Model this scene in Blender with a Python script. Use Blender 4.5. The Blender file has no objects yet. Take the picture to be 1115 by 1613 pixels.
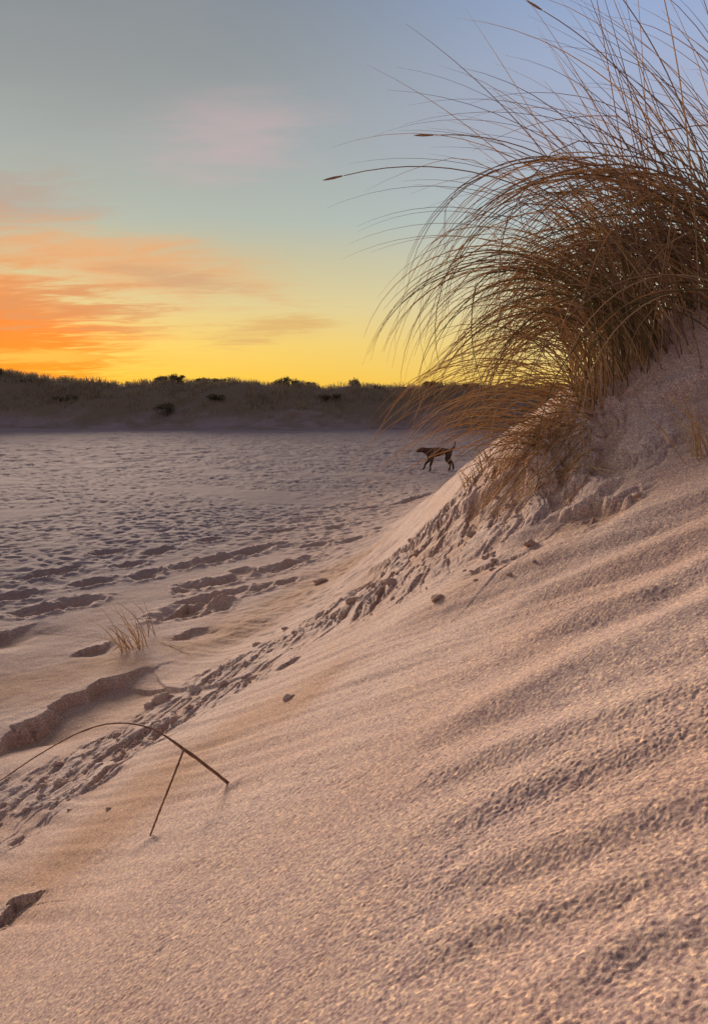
import bpy, bmesh, math, random
import numpy as np
from mathutils import Vector, Matrix

random.seed(7)
rng = np.random.default_rng(7)
R = math.radians
scene = bpy.context.scene
COL = scene.collection

# ------------------------------------------------------------------ camera model
ZC = 1.7
FPX, CX, CY, HY = 1173.0, 557.5, 806.5, 630.0
PITCH = math.atan((CY - HY) / FPX)
cp, sp = math.cos(PITCH), math.sin(PITCH)
CAM = np.array([0.0, 0.0, ZC])

def ray(px, py):
    u, v = (px - CX) / FPX, (CY - py) / FPX
    return np.array([u, cp + v * sp, -sp + v * cp])

def at(px, py, D):
    """The point seen at a pixel, D metres ahead of the camera."""
    d = ray(px, py)
    return CAM + d * (D / d[1])

# ------------------------------------------------------------------ noise
def _hash(ix, iy, seed):
    h = (ix.astype(np.int64) * 374761393 + iy.astype(np.int64) * 668265263 + seed * 1442695041) & 0xFFFFFFFF
    h = ((h ^ (h >> 13)) * 1274126177) & 0xFFFFFFFF
    return (h ^ (h >> 16)) & 0xFFFFFFFF

def perlin(x, y, seed=0):
    x = np.asarray(x, float); y = np.asarray(y, float)
    fx, fy = np.floor(x), np.floor(y)
    dx, dy = x - fx, y - fy
    ix, iy = fx.astype(np.int64), fy.astype(np.int64)
    ux = dx * dx * dx * (dx * (dx * 6 - 15) + 10)
    uy = dy * dy * dy * (dy * (dy * 6 - 15) + 10)
    def g(i, j, ax, ay):
        a = _hash(i, j, seed).astype(float) * (2 * math.pi / 4294967296.0)
        return np.cos(a) * ax + np.sin(a) * ay
    n00 = g(ix, iy, dx, dy); n10 = g(ix + 1, iy, dx - 1, dy)
    n01 = g(ix, iy + 1, dx, dy - 1); n11 = g(ix + 1, iy + 1, dx - 1, dy - 1)
    a = n00 + ux * (n10 - n00); b = n01 + ux * (n11 - n01)
    return 1.4 * (a + uy * (b - a))

def fbm(x, y, octv, seed=0, gain=.5):
    s, a, f = 0, 1.0, 1.0
    for k in range(octv):
        s = s + a * perlin(x * f + 17.3 * k, y * f - 9.1 * k, seed + k)
        a *= gain; f *= 2.03
    return s

def pits(x, y, seed, rad, keep):
    """Scattered round hollows, one to a cell: 0..1."""
    fx, fy = np.floor(x), np.floor(y)
    out = np.zeros_like(x)
    for j in (-1, 0, 1):
        for i in (-1, 0, 1):
            cx_, cy_ = fx + i, fy + j
            h = _hash(cx_, cy_, seed)
            px = cx_ + (h & 1023) / 1023.0
            py = cy_ + ((h >> 10) & 1023) / 1023.0
            k = ((h >> 20) & 255) / 255.0
            rr = rad * (.55 + .9 * k)
            ang = ((h >> 8) & 4095) / 4095.0 * math.pi
            ca, sa = np.cos(ang), np.sin(ang)
            ax = (x - px) * ca + (y - py) * sa
            ay = -(x - px) * sa + (y - py) * ca
            d2 = (ax / rr) ** 2 + (ay / (rr * .6)) ** 2
            out = np.maximum(out, np.where(k < keep, np.exp(-d2 * d2), 0))
    return out

def cells(x, y, seed):
    """Distance to the nearest of scattered points, one to a unit cell."""
    fx, fy = np.floor(x), np.floor(y)
    out = np.full(x.shape, 9.0)
    for j in (-1, 0, 1):
        for i in (-1, 0, 1):
            h = _hash(fx + i, fy + j, seed)
            px = fx + i + (h & 1023) / 1023.0; py = fy + j + ((h >> 10) & 1023) / 1023.0
            out = np.minimum(out, (x - px) ** 2 + (y - py) ** 2)
    return np.sqrt(out)

def sstep(a, b, x):
    t = np.clip((x - a) / (b - a), 0, 1)
    return t * t * (3 - 2 * t)

def splus(x, w):
    return w * np.logaddexp(0, x / w)

# ------------------------------------------------------------------ terrain: the large shapes
SX, SY = math.sin(R(14.6)), math.cos(R(14.6))     # strike of the near dune
TX, TY = -1.22, 2.58                              # a point of its toe
RIDGE = [(-900, 505), (-500, 545), (-250, 566), (-80, 583), (0, 588), (40, 592), (100, 600), (200, 610), (260, 607), (330, 605),
         (400, 611), (500, 614), (600, 614), (720, 613), (860, 616), (1115, 618), (1500, 612), (2100, 604)]
_rx = np.array([p[0] for p in RIDGE], float); _ry = np.array([p[1] for p in RIDGE], float)
YB, YR = 45.0, 54.0

def s_of(X, Y):
    return (X - TX) * SY - (Y - TY) * SX

def base(X, Y):
    X = np.asarray(X, float); Y = np.asarray(Y, float)
    s = s_of(X, Y)
    h = .14 * splus(s + 1.2, .4) + .46 * splus(s - .1, .22)
    h = 2.05 - splus(2.05 - h, .12)
    far = 1 - sstep(9.0, 16.0, Y)
    sy = np.where(Y > 3.5, 3.0, .62)
    lift = .46 * np.exp(-(((X - 1.0) / .46) ** 2 + ((Y - 3.5) / sy) ** 2) / 2)
    lift += .42 * np.exp(-(((X - 1.72) / .34) ** 2 + ((Y - 3.35) / .40) ** 2) / 2)
    z = (h + lift * sstep(-.2, .6, s)) * far
    Yd = np.maximum(Y, 1.0)
    px = CX + FPX * X / Yd
    rz = ZC + (HY - np.interp(px, _rx, _ry)) / FPX * YR
    yb = YB + 2.5 * perlin(X / 14.0, X * 0 + 3.3, 91)
    up = sstep(0, 1, (Y - yb) / (YR - YB))
    back = 1 - .5 * sstep(YR, YR + 30, Y)
    z = z + up * back * (rz + .25 * fbm(X / 3.0, Y / 3.0, 3, 40))
    z = z + .035 * fbm(X / 5.0, Y / 7.0, 2, 11) * sstep(2.0, 7.0, np.hypot(X, Y))
    return z

_T = np.concatenate([np.geomspace(.3, 12, 5000), np.geomspace(12.01, 160, 2500)])
def ground(px, py, fn=base):
    d = ray(px, py)
    P = CAM[:, None] + d[:, None] * _T[None, :]
    below = P[2] < fn(P[0], P[1])
    k = int(np.argmax(below)) if below.any() else len(_T) - 1
    return P[:, k]

def trace(pix):
    return np.array([ground(*p)[:2] for p in pix])

def along(X, Y, pts, reach):
    """(mask, signed distance: + on the downhill/near side, position 0..1 along) of a polyline drawn left to right."""
    lo, hi = pts.min(0) - reach, pts.max(0) + reach
    m = (X > lo[0]) & (X < hi[0]) & (Y > lo[1]) & (Y < hi[1])
    x, y = X[m], Y[m]
    best = np.full(x.shape, 1e9); sd = np.zeros_like(x); tt = np.zeros_like(x)
    seg = np.diff(pts, axis=0); L = np.hypot(seg[:, 0], seg[:, 1]); tot = L.sum(); acc = 0
    for a, s_, l in zip(pts[:-1], seg, L):
        if l < 1e-6: continue
        dx, dy = s_ / l
        rx, ry = x - a[0], y - a[1]
        q = np.clip(rx * dx + ry * dy, 0, l)
        ex, ey = rx - q * dx, ry - q * dy
        d2 = ex * ex + ey * ey
        side = rx * dy - ry * dx
        n = d2 < best
        best = np.where(n, d2, best)
        sd = np.where(n, np.sqrt(d2) * np.where(side >= 0, 1, -1), sd)
        tt = np.where(n, (acc + q) / tot, tt)
        acc += l
    return m, sd, tt

# wind streaks on the slope: the line where the shaded flank runs
STREAKS = [[(560, 1012), (700, 960), (850, 898), (980, 842), (1180, 752)],
           [(690, 1000), (809, 962), (958, 905), (1115, 838), (1200, 800)],
           [(720, 1062), (839, 1018), (1008, 950), (1115, 897), (1200, 855)],
           [(780, 1100), (983, 1024), (1115, 963), (1200, 922)],
           [(600, 1195), (760, 1130), (940, 1075), (1115, 1010), (1200, 978)],
           [(560, 1275), (660, 1240), (834, 1180), (1000, 1120), (1115, 1082), (1200, 1050)],
           [(600, 1345), (670, 1310), (908, 1215), (1058, 1160), (1200, 1105)],
           [(600, 1440), (709, 1394), (908, 1334), (1115, 1262), (1220, 1225)],
           [(560, 1560), (700, 1490), (900, 1420), (1115, 1352), (1220, 1320)],
           [(820, 1600), (1008, 1486), (1115, 1446), (1250, 1400)]]
# scarps: (upper edge, drop, how far the drop fades out, lip)
SCARPS = [([(-80, 1230), (0, 1165), (50, 1135), (110, 1098), (180, 1066), (240, 1049), (296, 1036)], .15, .35, .02),
          ([(845, 812), (880, 802), (905, 793), (930, 788), (960, 784), (1000, 771), (1060, 752)], .10, .16, .012),
          ([(925, 786), (950, 768), (987, 750)], .12, .10, .015),
          ([(-60, 1030), (0, 1000), (35, 988), (68, 978)], .09, .30, .02),
          ([(100, 1035), (160, 1018), (185, 1008)], .03, .15, .01),
          ([(-40, 1480), (0, 1450), (40, 1417), (80, 1390)], .035, .16, .015),
          ([(262, 1010), (290, 998), (332, 984)], .12, .20, .02),
          ([(238, 985), (262, 970), (292, 955), (330, 942)], .07, .12, .03),
          ([(115, 1252), (160, 1230), (197, 1203)], .025, .07, .01),
          ([(425, 1060), (455, 1040), (480, 1024)], .03, .08, .01),
          ([(600, 800), (640, 787), (690, 773)], .05, .25, .02),
          ([(560, 905), (640, 860), (720, 800), (770, 765), (850, 728), (920, 715), (955, 698), (985, 690), (1040, 655)], .10, .10, .012),
          ([(870, 775), (905, 760), (940, 742)], .08, .06, .012),
          ([(1035, 716), (1055, 690), (1075, 668)], .07, .05, .01),
          ([(715, 915), (760, 895), (800, 880), (845, 868)], .03, .07, .01),
          ([(1000, 650), (1040, 620), (1080, 600), (1130, 580)], .11, .06, .02),
          ([(100, 1035), (140, 1024), (185, 1008)], .03, .15, .01)]
BAND = [(-80, 1345), (0, 1300), (100, 1228), (200, 1165), (330, 1092), (440, 1015), (540, 948), (640, 885), (740, 805), (850, 745), (950, 700), (1060, 640)]
# single footprints and scuffs on the sand at the foot of the slope: pixel, size factor
PRINTS = [(292, 892, 1), (340, 882, 1.2), (392, 870, 1.3), (428, 860, 1), (300, 926, 1), (352, 915, 1.2), (385, 901, .9), (440, 895, 1.2), (472, 884, 1), (362, 936, 1),
          (318, 946, 1.1), (292, 962, 1.2), (412, 926, .8), (60, 906, 1), (104, 899, .9), (150, 917, 1), (204, 890, .8), (232, 906, 1), (118, 950, 1.1), (60, 962, 1), (20, 940, 1),
          (482, 816, .9), (530, 830, 1), (442, 836, .9), (582, 800, 1), (250, 868, 1), (330, 850, .8), (500, 858, 1), (556, 850, .8), (170, 870, .9), (450, 918, .7), (350, 955, .7)]
PRINTS_W = [(*ground(px, py)[:2], k, ((px * 37 + py * 91) % 17) / 17.0) for px, py, k in PRINTS]
STREAKS_W = [trace(p) for p in STREAKS]
def _resample(p, n=7):
    p = np.array(p, float); t = np.linspace(0, 1, len(p)); q = np.linspace(0, 1, n)
    return np.stack([np.interp(q, t, p[:, 0]), np.interp(q, t, p[:, 1])], 1)
STREAKS_MID = [trace([tuple(v) for v in _resample(a) * .52 + _resample(b) * .48]) for a, b in zip(STREAKS[:-1], STREAKS[1:])]
SCARPS_W = [(trace(p), a, w, l) for p, a, w, l in SCARPS]
BAND_W = trace(BAND)
STEM_FEET = trace([(362, 1234), (235, 1322)])
DAMP_W = [trace([(-60, 1470), (60, 1385), (180, 1290), (300, 1190), (420, 1120), (560, 1050)]),
          trace([(-80, 1110), (60, 1080), (160, 1050), (240, 1030)]), trace([(230, 1040), (330, 1010), (480, 930), (600, 850)])]

def shade_grey(X, Y):  # weight of the flat's shade, painted into the sand colour as grey
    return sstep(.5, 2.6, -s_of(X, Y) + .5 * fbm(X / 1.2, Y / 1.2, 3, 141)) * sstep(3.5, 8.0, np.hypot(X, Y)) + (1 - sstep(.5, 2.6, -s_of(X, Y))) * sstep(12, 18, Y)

def height(X, Y, want_masks=False):
    X = np.asarray(X, float); Y = np.asarray(Y, float)
    z = base(X, Y)
    r = np.hypot(X, Y)
    s = s_of(X, Y)
    near = (r < 14) & (Y > -3)
    dry = np.zeros_like(z); damp = np.zeros_like(z)
    # --- trampled flat
    onflat = (1 - sstep(-.5, .3, s)) * (1 - sstep(38, 46, Y)) * sstep(1.0, 3.0, r)
    m = onflat > .01
    if m.any():
        x, y = X[m], Y[m]
        wx = x + .12 * perlin(x / .5, y / .5, 5); wy = y + .12 * perlin(x / .5, y / .5, 6)
        busy = sstep(-.15, .35, fbm(x / 2.2, y / 3.0, 2, 21) + sstep(5.5, 9.0, r[m]) * .7 - .25)
        d = -.013 * pits(wx / .19, wy / .19, 31, .42, .8) * busy
        d = d - .010 * pits(wx / .2, wy / .2, 33, .45, .5) * busy
        d = d + .012 * fbm(x / .36, y / .36, 4, 22, .55) * (.25 + .75 * busy) + .005 * fbm(x / .11, y / .11, 2, 24) * (.3 + .7 * busy)
        d = d + sstep(10, 26, r[m]) * (.02 * fbm(x / 1.2, y / 1.2, 2, 27) + .030 * fbm(x / .55, y / .75, 3, 28))
        z[m] += d * onflat[m]
    # --- far dune faces: blow-outs and terraces
    m = (Y > 40) & (Y < 80)
    if m.any():
        x, y = X[m], Y[m]
        z[m] += (.20 * fbm(x / 2.2, y / 1.5, 3, 51) + .06 * fbm(x / .6, y / .6, 2, 52)) * sstep(42, 47, y)
    # --- near dune
    ondune = sstep(-.6, .1, s) * (1 - sstep(10, 14, Y)) * (r < 16)
    m = ondune > .01
    if m.any():
        x, y = X[m], Y[m]
        z[m] += ondune[m] * (.012 * fbm(x / .8, y / .8, 2, 61) + .022 * sstep(3.6, 5.0, y) * fbm(x / .45, y / .45, 4, 63, .55) + .0075 * sstep(.8, 1.8, r[m]) * fbm((x * .71 - y * .70) / .9, (x * .70 + y * .71) / .075, 2, 62))
    for pts, amp, wk in [(p, 1.0, 1.0) for p in STREAKS_W] + [(p, .35, .5) for p in STREAKS_MID]:
        dm = np.hypot(pts[:, 0], pts[:, 1]).mean()
        w = .056 * dm * wk
        mm, sd, t = along(X, Y, pts, 3 * w)
        if not mm.any(): continue
        sd = sd + .22 * w * perlin(X[mm] / (.45 * dm), Y[mm] / (.45 * dm), 77)
        q = sd / w
        fade = sstep(0, .42, t) * sstep(0, .05, 1 - t)
        z[mm] += amp * (.42 - .09 * (dm < 1.15)) * w * (-q) * np.exp(-q * q) * fade
    for pts, A, w, lip in SCARPS_W:
        A = A * .5; run = min(2.6 * w + .05, .55 * np.hypot(*np.diff(pts, axis=0).T).sum()); reach = max(run * 2.2, .2)
        mm, sd, t = along(X, Y, pts, reach)
        if not mm.any(): continue
        x, y = X[mm], Y[mm]
        sd = sd + min(.26 * w, .055) * fbm(x / (w * .6), y / (w * .6), 4, 83, .6)
        fade = sstep(0, .35, t) * sstep(0, .35, 1 - t) * (.75 + .6 * perlin(x / (w * 1.5), y / (w * 1.5), 87))
        edge = max(.02, A * .8)
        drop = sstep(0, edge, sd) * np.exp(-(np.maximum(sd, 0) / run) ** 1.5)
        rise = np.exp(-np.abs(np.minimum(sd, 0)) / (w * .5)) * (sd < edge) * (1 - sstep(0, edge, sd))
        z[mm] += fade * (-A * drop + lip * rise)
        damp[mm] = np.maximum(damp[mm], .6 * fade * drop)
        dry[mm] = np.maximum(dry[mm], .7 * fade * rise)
    for fx, fy, k, h in PRINTS_W:
        mm = (np.abs(X - fx) < .8) & (np.abs(Y - fy) < .8)
        if not mm.any(): continue
        x, y = X[mm], Y[mm]
        an = R(72) + (h - .5) * 1.1
        wx = x - fx + .05 * fbm(x / .12, y / .12, 3, 131); wy = y - fy + .05 * fbm(x / .12, y / .12, 3, 137)
        a = (wx * math.cos(an) + wy * math.sin(an)) / (.19 * k); b = (-wx * math.sin(an) + wy * math.cos(an)) / (.11 * k)
        q = np.sqrt(a * a + b * b)
        z[mm] += -.036 * k * np.exp(-q ** 2.4) + .012 * k * np.exp(-((q - 1.45) / .32) ** 2) * (1 + .8 * fbm(x / .09, y / .09, 2, 139))
        damp[mm] = np.maximum(damp[mm], .5 * np.exp(-q ** 3))
    # --- crumbled band running up the slope
    mm, sd, t = along(X, Y, BAND_W, .8)
    if mm.any():
        x, y = X[mm], Y[mm]
        rr = r[mm]
        hw = np.interp(t, [0, .3, .6, .85, 1], [.30, .38, .46, .44, .3])
        sdw = sd + .10 * fbm(x / .25, y / .25, 3, 71)
        inside = (1 - sstep(.5, 1.15, np.abs(sdw) / hw)) * (.75 + .5 * perlin(x / .5, y / .5, 78))
        # lumps drawn out along the fall of the slope
        a = (x * SX + y * SY); b = (x * SY - y * SX)
        n1 = fbm(a / .30 + .6 * perlin(x / .2, y / .2, 172), b / .085 + .5 * perlin(x / .15, y / .15, 173), 5, 72, .62)
        n2 = np.abs(fbm(x / .045, y / .045, 2, 73)); low = (.9 + .25 * sstep(.3, .55, t)) * (1 - .35 * sstep(.75, .95, t))
        lump = (.6 * sstep(-.02, .08, n1) + .6 * sstep(.22, .30, n1)) * (.010 + .006 * n2) - .024 * sstep(.03, .3, -n1)
        lump *= .4 + .8 * sstep(-.2, .25, fbm(x / .35, y / .35, 2, 79)); lump += .009 * sstep(.25, .45, perlin(x / .06, y / .06, 74)) * sstep(-.2, .2, n1)
        z[mm] += inside * lump * low
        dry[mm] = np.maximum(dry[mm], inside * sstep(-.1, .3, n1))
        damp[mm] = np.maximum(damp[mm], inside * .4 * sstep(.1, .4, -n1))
    # --- nebkha mound under the grass: slumped crust and litter
    dmx = np.exp(-(((X - 1.15) / .55) ** 2 + ((Y - 3.35) / .5) ** 2))
    m = dmx > .02
    if m.any():
        x, y = X[m], Y[m]
        z[m] += dmx[m] * ((.010 * fbm(x / .28, y / .28, 4, 85, .5)) + .006 * np.abs(fbm(x / .05, y / .05, 2, 86)))
    for pts, wd in zip(DAMP_W, (.22, .35, .3)):
        mm, sd, t = along(X, Y, pts, 2.5 * wd)
        if mm.any():
            q = sd / wd + .5 * fbm(X[mm] / .3, Y[mm] / .3, 3, 95)
            damp[mm] = np.maximum(damp[mm], .75 * np.exp(-q * q) * sstep(0, .1, t) * sstep(0, .1, 1 - t))
    # --- grain crust: small popcorn lumps of sand
    m = (r < 7) & (Y > -.4)
    if m.any():
        x, y = X[m], Y[m]
        patch = .55 + .6 * fbm(x / .35, y / .35, 2, 65) 
        patch = np.clip(patch, .4, 1.2) * (1 - .75 * sstep(1.6, 4.5, r[m]))
        wx = x + .004 * perlin(x / .02, y / .02, 66); wy = y + .004 * perlin(x / .02, y / .02, 67)
        g = .0005 * perlin(wx / .0085, wy / .0085, 68) + .0006 * perlin(wx / .0044, wy / .0044, 69)
        g = g - .0021 * np.minimum(cells(wx / .0075, wy / .0062, 168), .8) - .0030 * np.minimum(cells(wx / .017, wy / .014, 169), .75) * sstep(-.1, .5, fbm(x / .06, y / .06, 2, 171))
        pk = perlin(x / .021, y / .021, 70)
        g = g + .0008 * sstep(.25, .6, -pk)
        z[m] += g * patch
    for gx, gy in STEM_FEET:
        z += .009 * np.exp(-((X - gx) ** 2 + (Y - gy) ** 2) / .0007)
    if want_masks: return z, dry, damp
    return z

# ------------------------------------------------------------------ small helpers
def lin(c):
    f = lambda v: v / 12.92 if v <= .04045 else ((v + .055) / 1.055) ** 2.4
    return tuple(f(v / 255) for v in c) + (1.0,)

def newmat(name):
    m = bpy.data.materials.new(name); m.use_nodes = True
    nt = m.node_tree
    return m, nt, nt.nodes['Principled BSDF']

def node(nt, typ, **kw):
    n = nt.nodes.new(typ)
    for k, v in kw.items():
        if k.startswith('i_'): n.inputs[k[2:].replace('_', ' ')].default_value = v
        else: setattr(n, k, v)
    return n

def math_n(nt, op, a, b=None, c=None, clamp=False):
    n = nt.nodes.new('ShaderNodeMath'); n.operation = op; n.use_clamp = clamp
    for i, v in enumerate((a, b, c)):
        if v is None: continue
        if isinstance(v, (int, float)): n.inputs[i].default_value = v
        else: nt.links.new(v, n.inputs[i])
    return n.outputs[0]

def mix_n(nt, fac, a, b, blend='MIX'):
    n = nt.nodes.new('ShaderNodeMix'); n.data_type = 'RGBA'; n.blend_type = blend
    for s, v in ((n.inputs['Factor'], fac), (n.inputs[6], a), (n.inputs[7], b)):
        if isinstance(v, (int, float)): s.default_value = v
        elif isinstance(v, tuple): s.default_value = v
        else: nt.links.new(v, s)
    return n.outputs[2]

def ramp_n(nt, fac, stops, interp='LINEAR'):
    n = nt.nodes.new('ShaderNodeValToRGB'); cr = n.color_ramp; cr.interpolation = interp
    cr.elements[0].position = stops[0][0]; cr.elements[0].color = stops[0][1]
    cr.elements[1].position = stops[-1][0]; cr.elements[1].color = stops[-1][1]
    for p, c in stops[1:-1]:
        e = cr.elements.new(p); e.color = c
    nt.links.new(fac, n.inputs['Fac'])
    return n.outputs['Color']

def maprange(nt, v, a, b, smooth=True):
    n = nt.nodes.new('ShaderNodeMapRange'); n.interpolation_type = 'SMOOTHSTEP' if smooth else 'LINEAR'
    nt.links.new(v, n.inputs['Value'])
    n.inputs['From Min'].default_value = a; n.inputs['From Max'].default_value = b
    return n.outputs['Result']

def tag(o, label=None, cat=None, group=None, kind=None):
    if label: o['label'] = label
    if cat: o['category'] = cat
    if group: o['group'] = group
    if kind: o['kind'] = kind
    return o

def link(name, me, mat=None, parent=None):
    o = bpy.data.objects.new(name, me); COL.objects.link(o)
    for m in (mat if isinstance(mat, (list, tuple)) else [mat]):
        if m is not None and m.name not in [x.name for x in me.materials if x]: me.materials.append(m)
    if parent: o.parent = parent
    return o

def empty(name, loc):
    o = bpy.data.objects.new(name, None); COL.objects.link(o); o.location = loc
    o.empty_display_size = .1
    return o

# ------------------------------------------------------------------ materials
def sand_material():
    m, nt, b = newmat('sand')
    tc = node(nt, 'ShaderNodeTexCoord')
    P = tc.outputs['Object']
    n1 = node(nt, 'ShaderNodeTexNoise'); n1.inputs['Scale'].default_value = 2.3; n1.inputs['Detail'].default_value = 5; nt.links.new(P, n1.inputs['Vector'])
    n2 = node(nt, 'ShaderNodeTexNoise'); n2.inputs['Scale'].default_value = 230; n2.inputs['Detail'].default_value = 2; nt.links.new(P, n2.inputs['Vector'])
    n3 = node(nt, 'ShaderNodeTexNoise'); n3.inputs['Scale'].default_value = 9; n3.inputs['Detail'].default_value = 4; nt.links.new(P, n3.inputs['Vector'])
    c = mix_n(nt, maprange(nt, n1.outputs['Fac'], .3, .7), (.47, .345, .275, 1), (.50, .395, .33, 1))
    c = mix_n(nt, math_n(nt, 'MULTIPLY', maprange(nt, n3.outputs['Fac'], .4, .75), .5), c, (.42, .315, .285, 1))
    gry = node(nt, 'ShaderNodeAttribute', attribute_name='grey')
    c = mix_n(nt, math_n(nt, 'MULTIPLY', gry.outputs['Fac'], .92), c, (.25, .212, .222, 1))  # darker bluish grey in the base colour stands in for shade on the flat
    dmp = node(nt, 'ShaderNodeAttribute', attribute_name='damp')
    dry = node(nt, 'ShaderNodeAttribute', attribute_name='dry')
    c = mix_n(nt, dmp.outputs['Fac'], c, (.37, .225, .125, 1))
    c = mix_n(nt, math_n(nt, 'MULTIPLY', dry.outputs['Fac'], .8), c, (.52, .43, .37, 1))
    c = mix_n(nt, .75, c, ramp_n(nt, n2.outputs['Fac'], [(.32, (.52, .46, .50, 1)), (.48, (.92, .90, .92, 1)), (.56, (1.05, 1.02, .96, 1)), (.68, (1.6, 1.52, 1.28, 1))]), 'MULTIPLY')
    vo = node(nt, 'ShaderNodeTexVoronoi'); vo.inputs['Scale'].default_value = 210; nt.links.new(P, vo.inputs['Vector'])
    sv = node(nt, 'ShaderNodeSeparateColor'); nt.links.new(vo.outputs['Color'], sv.inputs[0])
    gcol = ramp_n(nt, sv.outputs[0], [(0, (.50, .42, .48, 1)), (.18, (.80, .74, .80, 1)), (.5, (1.0, 1.0, 1.0, 1)), (.82, (1.12, 1.08, .98, 1)), (1, (1.7, 1.6, 1.3, 1))])
    c = mix_n(nt, .8, c, gcol, 'MULTIPLY')
    nt.links.new(c, b.inputs['Base Color'])
    b.inputs['Roughness'].default_value = .92
    b.inputs['Specular IOR Level'].default_value = .2
    nb = node(nt, 'ShaderNodeTexNoise'); nb.inputs['Scale'].default_value = 260; nb.inputs['Detail'].default_value = 3; nt.links.new(P, nb.inputs['Vector'])
    nc = node(nt, 'ShaderNodeTexNoise'); nc.inputs['Scale'].default_value = 34; nc.inputs['Detail'].default_value = 4; nt.links.new(P, nc.inputs['Vector'])
    b1 = node(nt, 'ShaderNodeBump'); b1.inputs['Strength'].default_value = .5; b1.inputs['Distance'].default_value = .002
    nt.links.new(nb.outputs['Fac'], b1.inputs['Height'])
    b2 = node(nt, 'ShaderNodeBump'); b2.inputs['Strength'].default_value = .2; b2.inputs['Distance'].default_value = .008
    nt.links.new(nc.outputs['Fac'], b2.inputs['Height']); nt.links.new(b1.outputs['Normal'], b2.inputs['Normal'])
    nt.links.new(b2.outputs['Normal'], b.inputs['Normal'])
    return m

def blade_material(name, a, bcol, trans=.25):
    m, nt, b = newmat(name)
    oi = node(nt, 'ShaderNodeObjectInfo')
    geo = node(nt, 'ShaderNodeNewGeometry')
    tc = node(nt, 'ShaderNodeTexCoord')
    n = node(nt, 'ShaderNodeTexNoise'); n.inputs['Scale'].default_value = 14; n.inputs['Detail'].default_value = 3
    nt.links.new(tc.outputs['Object'], n.inputs['Vector'])
    f = math_n(nt, 'ADD', math_n(nt, 'MULTIPLY', geo.outputs['Random Per Island'], .6), math_n(nt, 'MULTIPLY', n.outputs['Fac'], .45))
    f = math_n(nt, 'ADD', f, math_n(nt, 'MULTIPLY', oi.outputs['Random'], .3), clamp=True)
    c = mix_n(nt, f, a + (1,), bcol + (1,))
    nt.links.new(c, b.inputs['Base Color'])
    b.inputs['Roughness'].default_value = .6
    b.inputs['Specular IOR Level'].default_value = .35
    tr = node(nt, 'ShaderNodeBsdfTranslucent'); nt.links.new(c, tr.inputs['Color'])
    mx = node(nt, 'ShaderNodeMixShader'); mx.inputs[0].default_value = trans
    nt.links.new(b.outputs[0], mx.inputs[1]); nt.links.new(tr.outputs[0], mx.inputs[2])
    nt.links.new(mx.outputs[0], nt.nodes['Material Output'].inputs['Surface'])
    return m

def plain_material(name, a, bcol, scale=20, rough=.8):
    m, nt, b = newmat(name)
    tc = node(nt, 'ShaderNodeTexCoord')
    n = node(nt, 'ShaderNodeTexNoise'); n.inputs['Scale'].default_value = scale; n.inputs['Detail'].default_value = 4
    nt.links.new(tc.outputs['Object'], n.inputs['Vector'])
    nt.links.new(mix_n(nt, maprange(nt, n.outputs['Fac'], .3, .7), a + (1,), bcol + (1,)), b.inputs['Base Color'])
    b.inputs['Roughness'].default_value = rough
    b.inputs['Specular IOR Level'].default_value = .25
    return m

M_SAND = sand_material()
def hill_material():
    m = M_SAND.copy(); m.name = 'mossy_sand'
    nt = m.node_tree; b = nt.nodes['Principled BSDF']
    src = b.inputs['Base Color'].links[0].from_socket
    tc = node(nt, 'ShaderNodeTexCoord')
    n = node(nt, 'ShaderNodeTexNoise'); n.inputs['Scale'].default_value = .32; n.inputs['Detail'].default_value = 6; n.inputs['Roughness'].default_value = .65
    nt.links.new(tc.outputs['Object'], n.inputs['Vector'])
    sz = node(nt, 'ShaderNodeSeparateXYZ'); nt.links.new(tc.outputs['Object'], sz.inputs[0])
    f = math_n(nt, 'ADD', n.outputs['Fac'], math_n(nt, 'MULTIPLY', sz.outputs['Z'], .10))
    nt.links.new(mix_n(nt, maprange(nt, f, .37, .64), src, (.17, .135, .09, 1)), b.inputs['Base Color'])
    return m
M_HILL = hill_material()
M_STRAW = blade_material('straw_blade', (.54, .37, .19), (.70, .53, .30), .4)
M_BROWN = blade_material('brown_blade', (.22, .135, .09), (.40, .26, .155), .25)
M_OLIVE = blade_material('olive_blade', (.10, .085, .03), (.20, .16, .06), .2)
M_RUST = blade_material('rusty_blade', (.44, .25, .10), (.62, .39, .17), .4)
GRASS_MATS = [M_STRAW, M_BROWN, M_OLIVE, M_RUST]
M_STEM = plain_material('dry_stem', (.13, .07, .045), (.26, .15, .09), 40)
M_SHRUB = plain_material('shrub_leaf', (.06, .058, .032), (.13, .115, .065), 3)
M_BARK = plain_material('bark', (.06, .045, .035), (.10, .08, .06), 8)
M_RIDGE = blade_material('dune_grass', (.17, .145, .085), (.32, .26, .165), .2)
M_FUR = plain_material('dark_fur', (.05, .028, .02), (.10, .056, .038), 2, .7)
M_FUR2 = plain_material('tan_fur', (.10, .055, .03), (.15, .085, .05), 12, .7)
M_NOSE = plain_material('black_nose', (.01, .01, .01), (.02, .02, .02), 12, .4)

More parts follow.
